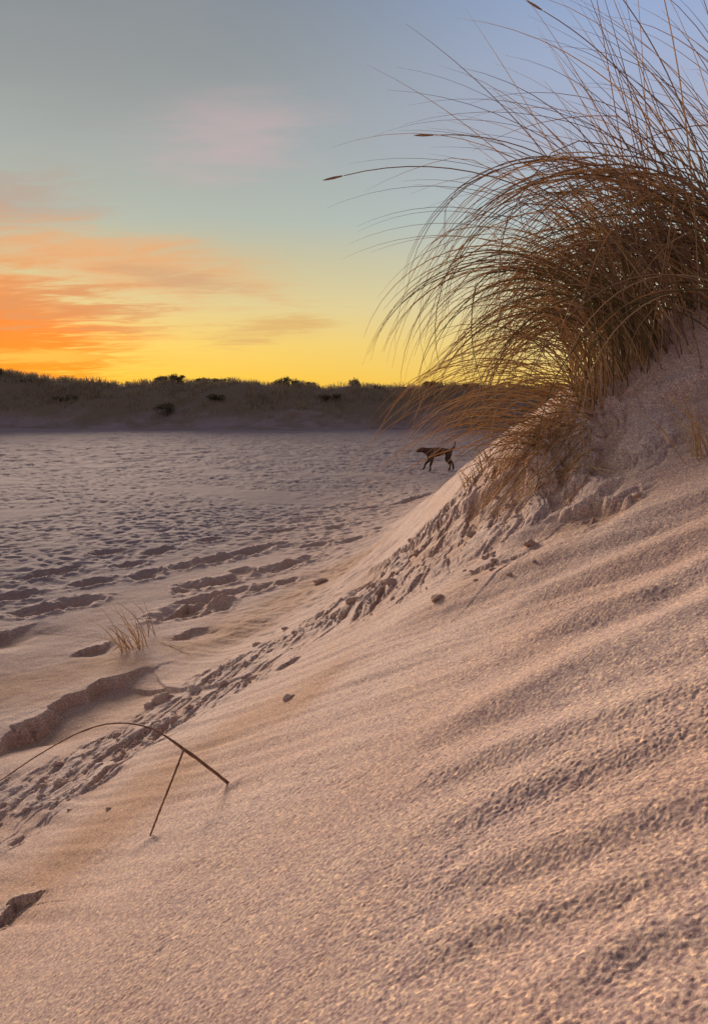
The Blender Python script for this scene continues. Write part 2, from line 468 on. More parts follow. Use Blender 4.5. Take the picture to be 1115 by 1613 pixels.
# ------------------------------------------------------------------ terrain meshes
def terrain():
    W = 31.0
    az = np.concatenate([np.linspace(-180, -80, 34)[:-1], np.linspace(-80, -W, 90)[:-1], np.linspace(-W, W, 1120),
                         np.linspace(W, 80, 90)[1:], np.linspace(80, 180, 34)[1:]]) * math.pi / 180
    rs = np.concatenate([np.geomspace(.06, .42, 40)[:-1], np.geomspace(.42, 4.2, 1080)[:-1], np.geomspace(4.2, 12, 330)[:-1],
                         np.geomspace(12, 42, 240)[:-1], np.linspace(42, 76, 190)[:-1], np.geomspace(76, 1500, 60)])
    na, nr = len(az), len(rs)
    Rr, Aa = np.meshgrid(rs, az, indexing='ij')
    X, Y = Rr * np.sin(Aa), Rr * np.cos(Aa)
    z, dry, damp = height(X.ravel(), Y.ravel(), True)
    co = np.stack([X.ravel(), Y.ravel(), z], 1)
    i, j = np.meshgrid(np.arange(nr - 1), np.arange(na - 1), indexing='ij')
    v0 = (i * na + j).ravel()
    quads = np.stack([v0, v0 + 1, v0 + na + 1, v0 + na], 1)       # seen from above: clockwise, flipped below
    quads = quads[:, ::-1]
    fx = co[quads, 0].mean(1); fy = co[quads, 1].mean(1)
    s = s_of(fx, fy)
    wob = .12 * perlin(fx / .3, fy / .3, 3)
    dune = (s + wob > -.35) & (fy < 13.5)
    hills = fy > 43.5 + 2.5 * perlin(fx / 14.0, fx * 0 + 3.3, 91)
    reg = np.where(dune, 1, np.where(hills, 2, 0))
    for k, name in ((0, 'sand'), (1, 'dune'), (2, 'hills')):
        q = quads[reg == k]
        used, inv = np.unique(q, return_inverse=True)
        q = inv.reshape(-1, 4)
        me = bpy.data.meshes.new(name)
        me.vertices.add(len(used)); me.vertices.foreach_set('co', co[used].astype(np.float32).ravel())
        me.loops.add(q.size); me.loops.foreach_set('vertex_index', q.astype(np.int32).ravel())
        me.polygons.add(len(q)); me.polygons.foreach_set('loop_start', np.arange(0, q.size, 4, dtype=np.int32))
        me.update(calc_edges=True)
        me.polygons.foreach_set('use_smooth', np.ones(len(q), bool))
        for an, arr in (('dry', dry), ('damp', damp), ('grey', shade_grey(X.ravel(), Y.ravel()))):
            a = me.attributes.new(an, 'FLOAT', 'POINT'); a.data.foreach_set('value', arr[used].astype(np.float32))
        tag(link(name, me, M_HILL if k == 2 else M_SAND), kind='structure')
terrain()

# ------------------------------------------------------------------ blades of grass
class Blades:
    """Tapering three-sided blades gathered into one mesh."""
    def __init__(self): self.v, self.f, self.mi, self.n = [], [], [], 0
    def add(self, pts, w, mat=0, tip=.12, ecc=.35):
        pts = np.asarray(pts, float); n = len(pts)
        tan = np.gradient(pts, axis=0); tan /= np.linalg.norm(tan, axis=1)[:, None] + 1e-9
        side = np.cross(tan, np.array([.15, 1.0, .1])); side /= np.linalg.norm(side, axis=1)[:, None] + 1e-9
        up = np.cross(side, tan)
        t = np.linspace(0, 1, n)
        ww = w * .5 * np.minimum(1, .75 + t) * (1 - (1 - tip) * t ** 2.2)
        ring = []
        for ang in (0, 2.1, 4.2):
            ring.append(pts + side * (ww * math.cos(ang))[:, None] + up * (ww * ecc * math.sin(ang))[:, None])
        V = np.stack(ring, 1).reshape(-1, 3)
        b = self.n
        for k in range(n - 1):
            for a in range(3):
                c = (a + 1) % 3
                self.f.append((b + 3 * k + a, b + 3 * k + c, b + 3 * k + 3 + c, b + 3 * k + 3 + a)); self.mi.append(mat)
        self.f.append((b + 2, b + 1, b)); self.mi.append(mat)
        e = b + 3 * (n - 1); self.f.append((e, e + 1, e + 2)); self.mi.append(mat)
        self.v.append(V); self.n += len(V)
    def build(self, name, mats, parent=None, origin=None):
        V = np.concatenate(self.v)
        if origin is not None: V = V - np.asarray(origin)
        me = bpy.data.meshes.new(name)
        me.from_pydata(V.tolist(), [], self.f)
        for m in mats: me.materials.append(m)
        me.polygons.foreach_set('material_index', np.array(self.mi, np.int32))
        me.polygons.foreach_set('use_smooth', np.ones(len(self.f), bool))
        o = bpy.data.objects.new(name, me); COL.objects.link(o)
        if parent: o.parent = parent
        return o

def arc(root, az, th0, th1, L, n=14, p=1.0, bend=0.0, wob=.0, snap=.09):
    """A blade from its root: az = compass heading (radians, pi = to the left), th0 -> th1 = climb in degrees from root to tip."""
    t = np.linspace(0, 1, n)
    th = np.radians(th0 + (th1 - th0) * t ** p)
    if random.random() < snap:                               # a blade snapped over
        th = th - np.radians(U(30, 85)) * (t > U(.45, .8))
    a = az + bend * t + wob * np.sin(t * 5 + random.random() * 6)
    d = np.stack([np.cos(a) * np.cos(th), np.sin(a) * np.cos(th), np.sin(th)], 1)
    seg = (d[:-1] + d[1:]) / 2 * (L / (n - 1))
    return np.concatenate([[root], root + np.cumsum(seg, 0)])

def project(P):
    d = P - CAM
    f = d[:, 1] * cp - d[:, 2] * sp
    v = d[:, 1] * sp + d[:, 2] * cp
    return CX + FPX * d[:, 0] / f, CY - FPX * v / f

def plant(name, label, cat, loc, blades, cap=100, group=None, mats=GRASS_MATS, part='blade', rest='grass_blades', extra=0):
    """blades: list of (points, width, material). The cap largest in the photograph become parts, the rest one part."""
    e = tag(empty(name, loc), label, cat, group)
    def size(b):
        x, y = project(b[0])
        inside = (x > 0) & (x < 1115) & (y > 0) & (y < 1613)
        if not inside.any(): return 0
        return float(np.sum(np.hypot(np.diff(x), np.diff(y)) * (inside[:-1])) * b[1])
    order = sorted(blades, key=size, reverse=True)
    for b in order[:cap]:
        B = Blades(); B.add(*b); B.mi = [0] * len(B.mi)
        B.build(part, [mats[b[2]]], e, loc)
    if order[cap:]:
        B = Blades()
        for b in order[cap:]: B.add(*b)
        o = B.build(rest, mats, e, loc); o['kind'] = 'stuff'
    return e

def gz(x, y):
    return float(height(np.array([x]), np.array([y]))[0])

G = random.gauss
U = random.uniform
def roots(n, x0, x1, y0, y1):
    x = rng.uniform(x0, x1, n); y = rng.uniform(y0, y1, n)
    return np.stack([x, y, height(x, y) - .03], 1)

PI = math.pi
main = []
# arching mass swept to the left
for r_ in roots(330, 1.14, 1.88, 2.85, 3.65):
    if random.random() < .16 or not main: tb = U(42, 86); bun = (r_, tb, U(-100, -55), 0.90 + (tb - 42) / 44 * .84 + G(0, .14), G(0, .26), U(.8, 1.15))
    r_ = bun[0] + np.array([G(0, .04), G(0, .04), 0]); L = bun[3] + G(0, .12)
    th0 = bun[1] + G(0, 5)
    for _ in range(12):
        pts_ = arc(r_, PI + bun[4] + G(0, .07), th0, bun[2] + G(0, 9), L, 18, bun[5], G(0, .10), .04)
        if project(pts_)[0].min() > 605 + U(-50, 60): break
        L *= .94
    main.append((pts_, U(.0045, .0100), random.choices([0, 1, 2, 3], [.26, .38, .2, .16])[0]))
# dense dark heart
for r_ in roots(115, 1.15, 1.75, 3.0, 3.7):
    L = U(.5, .95)
    main.append((arc(r_, PI + G(0, .5), U(50, 95), U(-30, 40), L, 12, 1.0, G(0, .2), .04), U(.006, .009), random.choices([1, 2, 3], [.7, .15, .15])[0]))
# upright sheaf
for r_ in roots(125, 1.20, 2.25, 2.85, 3.7):
    L = U(1.0, 1.75)
    main.append((arc(r_, PI + G(0, .5), U(54, 92), U(0, 60), L, 15, 1.4, G(0, .15), .03), U(.005, .008), random.choices([0, 1, 2, 3], [.3, .4, .15, .15])[0]))
# long whiskers
for k in range(36):
    r_ = roots(1, 1.15, 1.7, 2.8, 3.4)[0]
    L = U(1.25, 1.75)
    main.append((arc(r_, PI + G(0, .2), U(56, 80), U(-25, 22), L, 18, 1.0, G(0, .1), .02), U(.0038, .0055), random.choices([0, 1], [.3, .7])[0]))
mloc = (1.45, 3.2, gz(1.45, 3.2))
tussock = plant('marram_grass', 'tall windswept tussock of brown marram grass arching left from the top of the dune', 'grass tussock', mloc, main)

front = []
for r_ in roots(240, .90, 1.25, 2.95, 3.35):
    L = U(.5, 1.1)
    front.append((arc(r_, PI + G(0, .6), U(68, 106), random.choice([U(-70, 0), U(20, 80)]), L, 13, 1.1, G(0, .2), .05), U(.0045, .007), random.choices([0, 1, 2, 3], [.35, .08, .2, .37])[0]))
for r_ in roots(110, .72, 1.0, 2.9, 3.35):
    L = U(.25, .7)
    front.append((arc(r_, PI + G(.15, .45), U(15, 60), U(-65, -35), L, 11, .8, G(0, .2), .04), U(.004, .0065), random.choices([0, 1, 2, 3], [.35, .1, .1, .45])[0]))
for r_ in roots(50, .85, 1.15, 2.95, 3.3):
    L = U(.7, 1.15)
    front.append((arc(r_, PI + G(0, .3), U(45, 75), U(-75, -55), L, 14, .9, G(0, .1), .03), U(.0035, .0055), random.choices([0, 3], [.6, .4])[0]))
# last year's blades matted down on the sand
for k in range(190):
    g = ground(U(790, 935), U(650, 745))
    if g[1] > 5: continue
    a_ = PI + .8 + G(0, .75); L = U(.08, .34); n_ = 9
    q = np.linspace(0, L, n_)
    bx = g[0] + q * math.cos(a_) + .02 * np.sin(q * 9 + k); by = g[1] + q * math.sin(a_)
    bz = height(bx, by); bz = np.maximum(bz, np.convolve(np.pad(bz, 1, 'edge'), [.33, .34, .33], 'valid')) + .004 + U(0, .03) * np.sin(q / L * PI)
    front.append((np.stack([bx, by, bz], 1), U(.003, .006), random.choices([0, 1, 3], [.5, .1, .4])[0]))
for r_ in roots(26, .85, 1.12, 2.95, 3.3):                # long limp blades hanging out over the flat
    front.append((arc(r_, PI + G(0, .18), U(25, 50), U(-70, -50), U(.75, 1.1), 14, .9, G(0, .1), .03), U(.003, .005), random.choices([0, 3], [.6, .4])[0]))
floc = (1.05, 3.15, gz(1.05, 3.15))
plant('marram_grass', 'rusty lower tuft of marram grass drooping over the sand left of the tall tussock', 'grass tussock', floc, front)

# seed heads on stalks
def seed_stalk(root, az, th0, th1, L, label):
    pts = arc(np.array(root), az, th0, th1, L, 20, 1.0, snap=0)
    e = tag(empty('seed_stalk', tuple(root)), label, 'grass stalk')
    B = Blades(); B.add(pts, .0065, 0, .6, .9); B.build('stalk', [M_BROWN], e, root)
    t = np.linspace(0, 1, 8)
    a, b = pts[-1], pts[-1] + (pts[-1] - pts[-2]) * 1.0
    V, F = [], []
    d = (pts[-1] - pts[-2]); d /= np.linalg.norm(d)
    s1 = np.cross(d, (0, 1, 0)); s1 /= np.linalg.norm(s1); s2 = np.cross(d, s1)
    for k in range(46):                                     # overlapping spikelets round the axis
        q = k / 46; c = pts[-1] + d * (.07 * q); an = k * 2.4
        rr = .0042 * (math.sin(PI * min(1, q * .9 + .08)) ** .6)
        o_ = s1 * math.cos(an) + s2 * math.sin(an); w_ = np.cross(d, o_) * .0022
        i0 = len(V)
        V += [c, c + o_ * rr + w_ + d * .006, c + d * .020 + o_ * rr * .8, c + o_ * rr - w_ + d * .006, c + o_ * rr * 1.25 + d * .010]
        F += [(i0, i0 + 1, i0 + 4), (i0 + 1, i0 + 2, i0 + 4), (i0 + 2, i0 + 3, i0 + 4), (i0 + 3, i0, i0 + 4)]
    me = bpy.data.meshes.new('seed_head'); me.from_pydata([tuple(np.array(v) - np.array(root)) for v in V], [], F)
    link('seed_head', me, M_BROWN, e)
def rooted(x, y): return (x, y, gz(x, y) - .03)
seed_stalk(rooted(1.30, 3.1), PI, 64, -14, 1.60, 'thin stalk with a dark seed head jutting left out of the grass against the sky')
seed_stalk(rooted(1.35, 3.2), PI + .05, 74, -4, 1.36, 'stalk with a brown seed head above the arching marram blades')
seed_stalk(rooted(1.5, 3.2), PI + .05, 88, 42, 1.45, 'upright stalk with a seed head pointing up left among the tallest blades')

seed_stalk(rooted(1.55, 3.3), PI - .1, 82, 30, 1.42, 'stalk with a seed head among the tall thin blades at the top edge')
# small tufts
def tuft(px, py, n, L0, L1, spread, label, width=.004, mats=(0, 1, 3), wts=(.5, .2, .3), th=(50, 105), name='grass_tuft', reach=.06, D=None):
    g = ground(px, py, height)
    bl = []
    for r_ in roots(n, g[0] - reach, g[0] + reach, g[1] - reach * .8, g[1] + reach * .8):
        bl.append((arc(r_, PI + G(0, spread), U(*th), U(10, 70), U(L0, L1), 9, 1.2, G(0, .2), .03), width * U(.8, 1.2), random.choices(mats, wts)[0]))
    return plant(name, label, 'grass tuft', (g[0], g[1], gz(g[0], g[1])), bl, 60)
tuft(212, 1022, 30, .16, .42, .5, 'small dry straw tuft growing alone on the sand at the foot of the slope', .0065, reach=.09)
tuft(240, 1000, 5, .25, .42, .4, 'few thin dark stalks standing just right of the small dry straw tuft', .006, (1,), (1,), (70, 120), reach=.04)
tuft(1112, 715, 26, .10, .28, .8, 'short brown tuft on the slope at the right edge below the tall grass', .004, reach=.05)
tuft(756, 744, 26, .06, .17, .7, 'low brown grass tuft on the edge of the slope just right of the dog', .006, (1, 2, 3), (.4, .2, .4), reach=.07)

# pale straws lying beside the lone tuft
for k, (p, q) in enumerate((((262, 1008), (312, 1006)), ((262, 1015), (300, 1032)), ((250, 1012), (290, 1022)))):
    a, b = ground(*p, height), ground(*q, height)
    pts = np.linspace(a, b, 8); pts[:, 2] = height(pts[:, 0], pts[:, 1]) + .006
    B = Blades(); B.add(pts, .006, 0, .5, .9)
    o = B.build('straw', [M_STRAW], None, a); o.location = a
    tag(o, ['upper', 'lowest', 'middle'][k] + ' of three pale straws lying beside the lone grass tuft', 'straw', 'straws beside the lone tuft')

# bent dry stems in the foreground
def stem(pix, Ds, w, label, thick=None):
    pts = np.array([at(x, y, d) for (x, y), d in zip(pix, Ds)])
    t = np.concatenate([[0], np.cumsum(np.linalg.norm(np.diff(pts, axis=0), axis=1))]); t /= t[-1]
    tt = np.linspace(0, 1, 46)
    # Catmull-Rom through the points
    out = []
    for q in tt:
        k = min(max(int(np.searchsorted(t, q, 'right')) - 1, 0), len(t) - 2)
        u = (q - t[k]) / (t[k + 1] - t[k])
        p0, p1, p2, p3 = pts[max(k - 1, 0)], pts[k], pts[k + 1], pts[min(k + 2, len(pts) - 1)]
        out.append(.5 * ((2 * p1) + (p2 - p0) * u + (2 * p0 - 5 * p1 + 4 * p2 - p3) * u * u + (-p0 + 3 * p1 - 3 * p2 + p3) * u ** 3))
    out = np.array(out)
    ws = np.interp(tt, thick[0], thick[1]) if thick else np.full(46, w)
    V, F = [], []
    n = 7
    tan = np.gradient(out, axis=0)
    for k in range(46):
        d = Vector(tan[k]).normalized(); s1 = d.cross(Vector((0, 1, .2))).normalized(); s2 = d.cross(s1)
        for a in range(n):
            an = a * 2 * PI / n
            V.append(tuple(Vector(out[k] - out[0]) + (s1 * math.cos(an) + s2 * math.sin(an)) * ws[k] * .5 * (1 + .12 * math.sin(a * 2.0) + .10 * math.sin(k * 1.7 + a)) * (1.25 if k in (9, 21, 30, 37) else 1)))
        if k:
            for a in range(n):
                F.append((n * (k - 1) + a, n * (k - 1) + (a + 1) % n, n * k + (a + 1) % n, n * k + a))
    F.append(tuple(range(n))[::-1]); F.append(tuple(range(n * 45, n * 46)))
    me = bpy.data.meshes.new('dry_stem'); me.from_pydata(V, [], F)
    me.polygons.foreach_set('use_smooth', np.ones(len(F), bool))
    o = link('dry_stem', me, M_STEM); o.location = out[0]
    tag(o, label, 'stem')
gA = ground(362, 1234, height)[1]; gB = ground(235, 1322, height)[1]
gm = gA - .02
stem([(-60, 1262), (0, 1230), (60, 1190), (130, 1152), (185, 1139), (240, 1148), (287, 1178), (325, 1206), (363, 1236)],
     [gm] * 6 + [gm, (gm + gA) / 2, gA + .02], .004, 'long arched dry stem whose thick end rests on the sandy slope', ([0, .5, .72, .76, 1], [.0026, .0034, .004, .0075, .0085]))
stem([(291, 1178), (270, 1232), (252, 1277), (234, 1324)], [gm - .005, (gm + gB) / 2, (gm * .3 + gB * .7), gB + .02], .006, 'short straight dry stem propped under the long arched stem', ([0, 1], [.0048, .004]))

# ------------------------------------------------------------------ lumps of sand
def lump_mesh(seed, sub=3):
    bm = bmesh.new(); bmesh.ops.create_icosphere(bm, subdivisions=sub, radius=1)
    co = np.array([v.co[:] for v in bm.verts])
    n = fbm(co[:, 0] * 1.3 + seed * 7.7 + co[:, 2], co[:, 1] * 1.3 + co[:, 2] * .7, 3, seed)
    n2 = fbm(co[:, 0] * 5 + co[:, 2] * 3, co[:, 1] * 5 - co[:, 2] * 2, 2, seed + 9)
    k = 1 + .38 * n + .10 * n2
    for v, q in zip(bm.verts, k): v.co = v.co * q; v.co.z *= .72
    me = bpy.data.meshes.new('sand_clod'); bm.to_mesh(me); bm.free()
    me.polygons.foreach_set('use_smooth', np.ones(len(me.polygons), bool))
    for an in ('dry', 'damp'):
        a = me.attributes.new(an, 'FLOAT', 'POINT')
        a.data.foreach_set('value', np.full(len(me.vertices), .18 if an == 'damp' else .25, np.float32))
    me.materials.append(M_SAND)
    return me
LUMPS = [lump_mesh(k) for k in range(6)]
def clod(x, y, size, label, group=None):
    o = bpy.data.objects.new('sand_clod', random.choice(LUMPS)); COL.objects.link(o)
    o.location = (x, y, gz(x, y) + size * .12)
    o.rotation_euler = (U(-.3, .3), U(-.3, .3), U(0, 6.3)); o.scale = (size * U(.9, 1.5), size * U(.8, 1.1), size * U(.7, 1.0))
    return tag(o, label, 'clod', group)
for px, py, sz, lab in ((689, 943, .022, 'single brown clod lying on the smooth streaked sand below the crumbled band'),
                        (455, 1101, .016, 'small lone clod on the smooth slope in the middle of the picture'),
                        (257, 1104, .050, 'largest dark clod sitting at the edge of the crumbled band above the arched stem'),
                        (238, 1112, .030, 'dark clod against the left side of the largest clod'),
                        (505, 918, .055, 'rounded pale lump of sand at the top edge of the crumbled band'),
                        (1004, 782, .014, 'tiny clod on the grey hollow below the pale broken crust'),
                        (172, 1276, .010, 'tiny crumb on the ochre damp sand below the crumbled band'),
                        (835, 858, .020, 'clod at the right end of the row below the hollow crust')):
    g = ground(px, py, height); clod(g[0], g[1], sz, lab)
pts = BAND_W
for k in range(80):
    q = random.random() ** .9 * .9; t = q * (len(pts) - 1); i = int(t); f = t - i
    p = pts[i] * (1 - f) + pts[i + 1] * f
    d = np.hypot(*p)
    clod(p[0] + G(0, .06 * d ** .7), p[1] + G(0, .08 * d ** .7), (.003 + .009 * random.random() ** 2.2) * d ** .7, 'small clod of sand in the crumbled band running up the slope', 'clods in the crumbled band')
for k in range(11):
    g = ground(U(720, 850), U(868, 915), height)
    clod(g[0], g[1], U(.005, .013), 'brown clod in the scattered row just below the grey hollow in the crust', 'clods below the hollow')

# ------------------------------------------------------------------ far dune grass and shrubs
def ridge_grass():
    B = []
    n = 11000
    x = rng.uniform(-52, 42, n); y = rng.uniform(46, 60, n)
    z = height(x, y)
    dens = fbm(x / 3.5, y / 2.5, 3, 55)
    hrel = sstep(.4, 1.8, z)
    keep = (hrel * (.42 + 1.0 * dens) > rng.uniform(.0, .8, n))
    V, F = [], []
    for px, py, pz in zip(x[keep], y[keep], z[keep]):
        for k in range(7):
            a = U(0, 2 * PI); L = U(.15, .5); sp_ = U(.1, .35)
            rx, ry = px + U(-.25, .25), py + U(-.25, .25)
            w = .02
            i0 = len(V)
            dx, dy = math.cos(a) * sp_, math.sin(a) * sp_
            V += [(rx - w, ry, pz - .05), (rx + w, ry, pz - .05), (rx + w * .7 + dx * .5, ry + dy * .5, pz + L * .7), (rx - w * .7 + dx * .5, ry + dy * .5, pz + L * .7), (rx + dx * 1.2, ry + dy * 1.2, pz + L)]
            F += [(i0, i0 + 1, i0 + 2, i0 + 3), (i0 + 3, i0 + 2, i0 + 4)]
    me = bpy.data.meshes.new('dune_grass'); me.from_pydata(V, [], F)
    o = link('dune_grass', me, M_RIDGE); tag(o, 'dark rough grass covering the far dune ridge', 'grass', kind='stuff')
ridge_grass()

def shrub(px, w, h, label, Y=54.0, top=None, nleaf=700):
    X = (px - CX) / FPX * Y
    zb = gz(X, Y) - .1
    e = tag(empty('shrub', (X, Y, zb)), label, 'shrub')
    bs = [(U(-.5, .5) * w * .7, U(-.4, .4) * w * .7, h * U(.45, .8), U(.22, .42)) for _ in range(7)]
    V, F = [], []
    for k in range(nleaf):
        b = random.choice(bs)
        u = np.array([G(0, 1), G(0, 1), G(0, 1)]); u /= np.linalg.norm(u) + 1e-6
        rr = random.random() ** .4
        c = np.array([b[0], b[1], b[2]]) + u * rr * np.array([b[3] * w * .8, b[3] * w * .8, b[3] * h * .85])
        if c[2] < .02: c[2] = .02
        a1 = np.array([G(0, 1), G(0, 1), G(0, 1)]); a1 /= np.linalg.norm(a1); a2 = np.cross(a1, u); a2 /= np.linalg.norm(a2) + 1e-6
        s_ = U(.04, .085)
        i0 = len(V)
        V += [tuple(c - a1 * s_), tuple(c + a2 * s_ * .5), tuple(c + a1 * s_), tuple(c - a2 * s_ * .5)]
        F.append((i0, i0 + 1, i0 + 2, i0 + 3))
    me = bpy.data.meshes.new('crown'); me.from_pydata(V, [], F); link('crown', me, M_SHRUB, e)
    B = Blades()
    for b in bs:
        B.add([(U(-.05, .05), U(-.05, .05), -.15), (b[0] * .5, b[1] * .5, b[2] * .5), (b[0], b[1], b[2] + .1)], .05)
    B.build('stem', [M_BARK], e)
    return e
for px, w, h, lab in ((258, .9, .55, 'spiky dark bush at the left end of the hump on the far ridge'),
                      (283, 1.1, .75, 'taller bush with two points on the hump of the far ridge'),
                      (318, 1.5, .75, 'broad dark bush in the middle of the hump on the far ridge'),
                      (352, 1.6, .60, 'low bush sloping down the right side of the far ridge hump'),
                      (398, 1.2, .35, 'low bush in the dip left of the round bush on the far ridge'),
                      (438, 1.3, .85, 'left half of the big round pair of bushes on the far skyline'),
                      (460, 1.5, .95, 'big round dark bush standing highest on the far skyline'),
                      (492, 1.0, .60, 'small rounded bush just right of the big round bush on the skyline'),
                      (557, .9, .85, 'neat round bush standing alone on the far skyline'),
                      (592, 1.0, .55, 'bush on the skyline between the lone round bush and the marram blades'),
                      (680, 1.6, .70, 'wide bush on the far skyline seen through the drooping blade tips'),
                      (738, 1.6, .55, 'dark bush on the far skyline above the dog'),
                      (815, 1.4, .55, 'bush on the far skyline close beside the rusty grass tuft'),
                      (3, 1.3, .7, 'dark bush on the high left end of the far ridge'),
                      (62, 1.6, .35, 'flat bush on the sandy hump at the left of the far ridge')):
    shrub(px, w, h, lab)
for px, py, w, h, lab in ((265, 655, 1.4, .9, 'dark bush low on the face of the far dune below the hump'),
                          (110, 632, 1.5, .5, 'bush on the far dune face at the left below the sunset'),
                          (345, 634, 1.3, .5, 'dark bush in a hollow of the far dune face'),
                          (520, 630, 1.5, .5, 'bush on the far dune face below the lone round bush')):
    g = ground(px, py); shrub(px, w, h, lab, Y=float(g[1]))

# ------------------------------------------------------------------ the dog
def skinned(name, verts, edges, radii, mat, parent, root=0, sub=2):
    me = bpy.data.meshes.new(name); me.from_pydata(verts, edges, [])
    o = bpy.data.objects.new(name, me); COL.objects.link(o)
    o.modifiers.new('skin', 'SKIN'); s = o.modifiers.new('sub', 'SUBSURF'); s.levels = sub; s.render_levels = sub
    bm = bmesh.new(); bm.from_mesh(me)
    lay = bm.verts.layers.skin.verify()
    for v, r_ in zip(bm.verts, radii):
        rr = r_ if isinstance(r_, tuple) else (r_, r_)
        v[lay].radius = rr; v[lay].use_root = (v.index == root)
    bm.to_mesh(me); bm.free()
    dg = bpy.context.evaluated_depsgraph_get(); dg.update()
    nm = bpy.data.meshes.new_from_object(o.evaluated_get(dg))
    bpy.data.objects.remove(o); nm.name = name
    nm.polygons.foreach_set('use_smooth', np.ones(len(nm.polygons), bool))
    return link(name, nm, mat, parent)

def dog():
    g = ground(690, 743, height)
    e = tag(empty('dog', (g[0], g[1], gz(g[0], g[1]))), 'dark brown dog trotting left across the sand with its tail raised', 'dog')
    V, E, Rr = [], [], []
    def chain(pts, start=None):
        prev = start
        for x, y, z, r_ in pts:
            V.append((x, y, z)); Rr.append(r_ * 1.22)
            if prev is not None: E.append((prev, len(V) - 1))
            prev = len(V) - 1
        return prev
    # trunk: pelvis (root) -> loin -> ribs -> chest -> neck -> head -> muzzle, head carried low and forward
    chain([(.27, 0, .50, .075), (.14, 0, .50, .078), (.0, 0, .485, .098), (-.14, 0, .475, .115), (-.24, 0, .485, .10), (-.32, 0, .52, .068),
           (-.39, 0, .545, .060), (-.455, 0, .545, .056), (-.515, 0, .520, .038), (-.57, 0, .500, .027)])
    chain([(.33, 0, .53, .030), (.385, 0, .60, .022), (.41, 0, .69, .016), (.40, 0, .77, .010)], 0)
    # forelegs: elbow back, wrist straight, one reaching forward
    chain([(-.20, -.075, .40, .058), (-.185, -.08, .30, .036), (-.22, -.08, .16, .024), (-.225, -.08, .05, .021), (-.25, -.08, .022, .024)], 3)
    chain([(-.20, .075, .40, .058), (-.20, .08, .30, .036), (-.31, .08, .19, .024), (-.35, .08, .07, .021), (-.38, .08, .05, .022)], 3)
    # hind legs: knee forward at the belly, hock back
    chain([(.24, -.075, .42, .076), (.17, -.08, .30, .048), (.285, -.08, .19, .026), (.26, -.08, .06, .021), (.235, -.08, .022, .024)], 0)
    chain([(.27, .075, .42, .076), (.26, .08, .29, .048), (.38, .08, .20, .026), (.41, .08, .08, .021), (.395, .08, .03, .023)], 0)
    skinned('body', V, E, Rr, M_FUR, e)
    for sy in (-1, 1):                                      # folded ears
        bm = bmesh.new()
        pts = [(-.43, .035 * sy, .598), (-.475, .045 * sy, .595), (-.47, .085 * sy, .53), (-.435, .085 * sy, .525), (-.45, .075 * sy, .575)]
        top = [bm.verts.new(p) for p in pts]; bot = [bm.verts.new((p[0], p[1] - .012 * sy, p[2] - .006)) for p in pts]
        for a, b in ((0, 1), (1, 2), (2, 3), (3, 0)):
            bm.faces.new((top[a], top[b], top[4])); bm.faces.new((bot[b], bot[a], bot[4])); bm.faces.new((top[a], bot[a], bot[b], top[b]))
        bmesh.ops.recalc_face_normals(bm, faces=bm.faces)
        me = bpy.data.meshes.new('ear'); bm.to_mesh(me); bm.free(); link('ear', me, M_FUR, e)
    def blob(nm, c, r_, mat, sc=(1, 1, 1)):
        bm = bmesh.new(); bmesh.ops.create_icosphere(bm, subdivisions=2, radius=r_)
        for v in bm.verts: v.co = Vector((v.co.x * sc[0] + c[0], v.co.y * sc[1] + c[1], v.co.z * sc[2] + c[2]))
        me = bpy.data.meshes.new(nm); bm.to_mesh(me); bm.free(); link(nm, me, mat, e)
    blob('nose', (-.592, 0, .505), .016, M_NOSE, (1, 1.2, .8))
    blob('eye', (-.485, -.042, .560), .010, M_NOSE); blob('eye', (-.485, .042, .560), .010, M_NOSE)
    e.rotation_euler.z = R(8); e.scale = (.98,) * 3
dog()

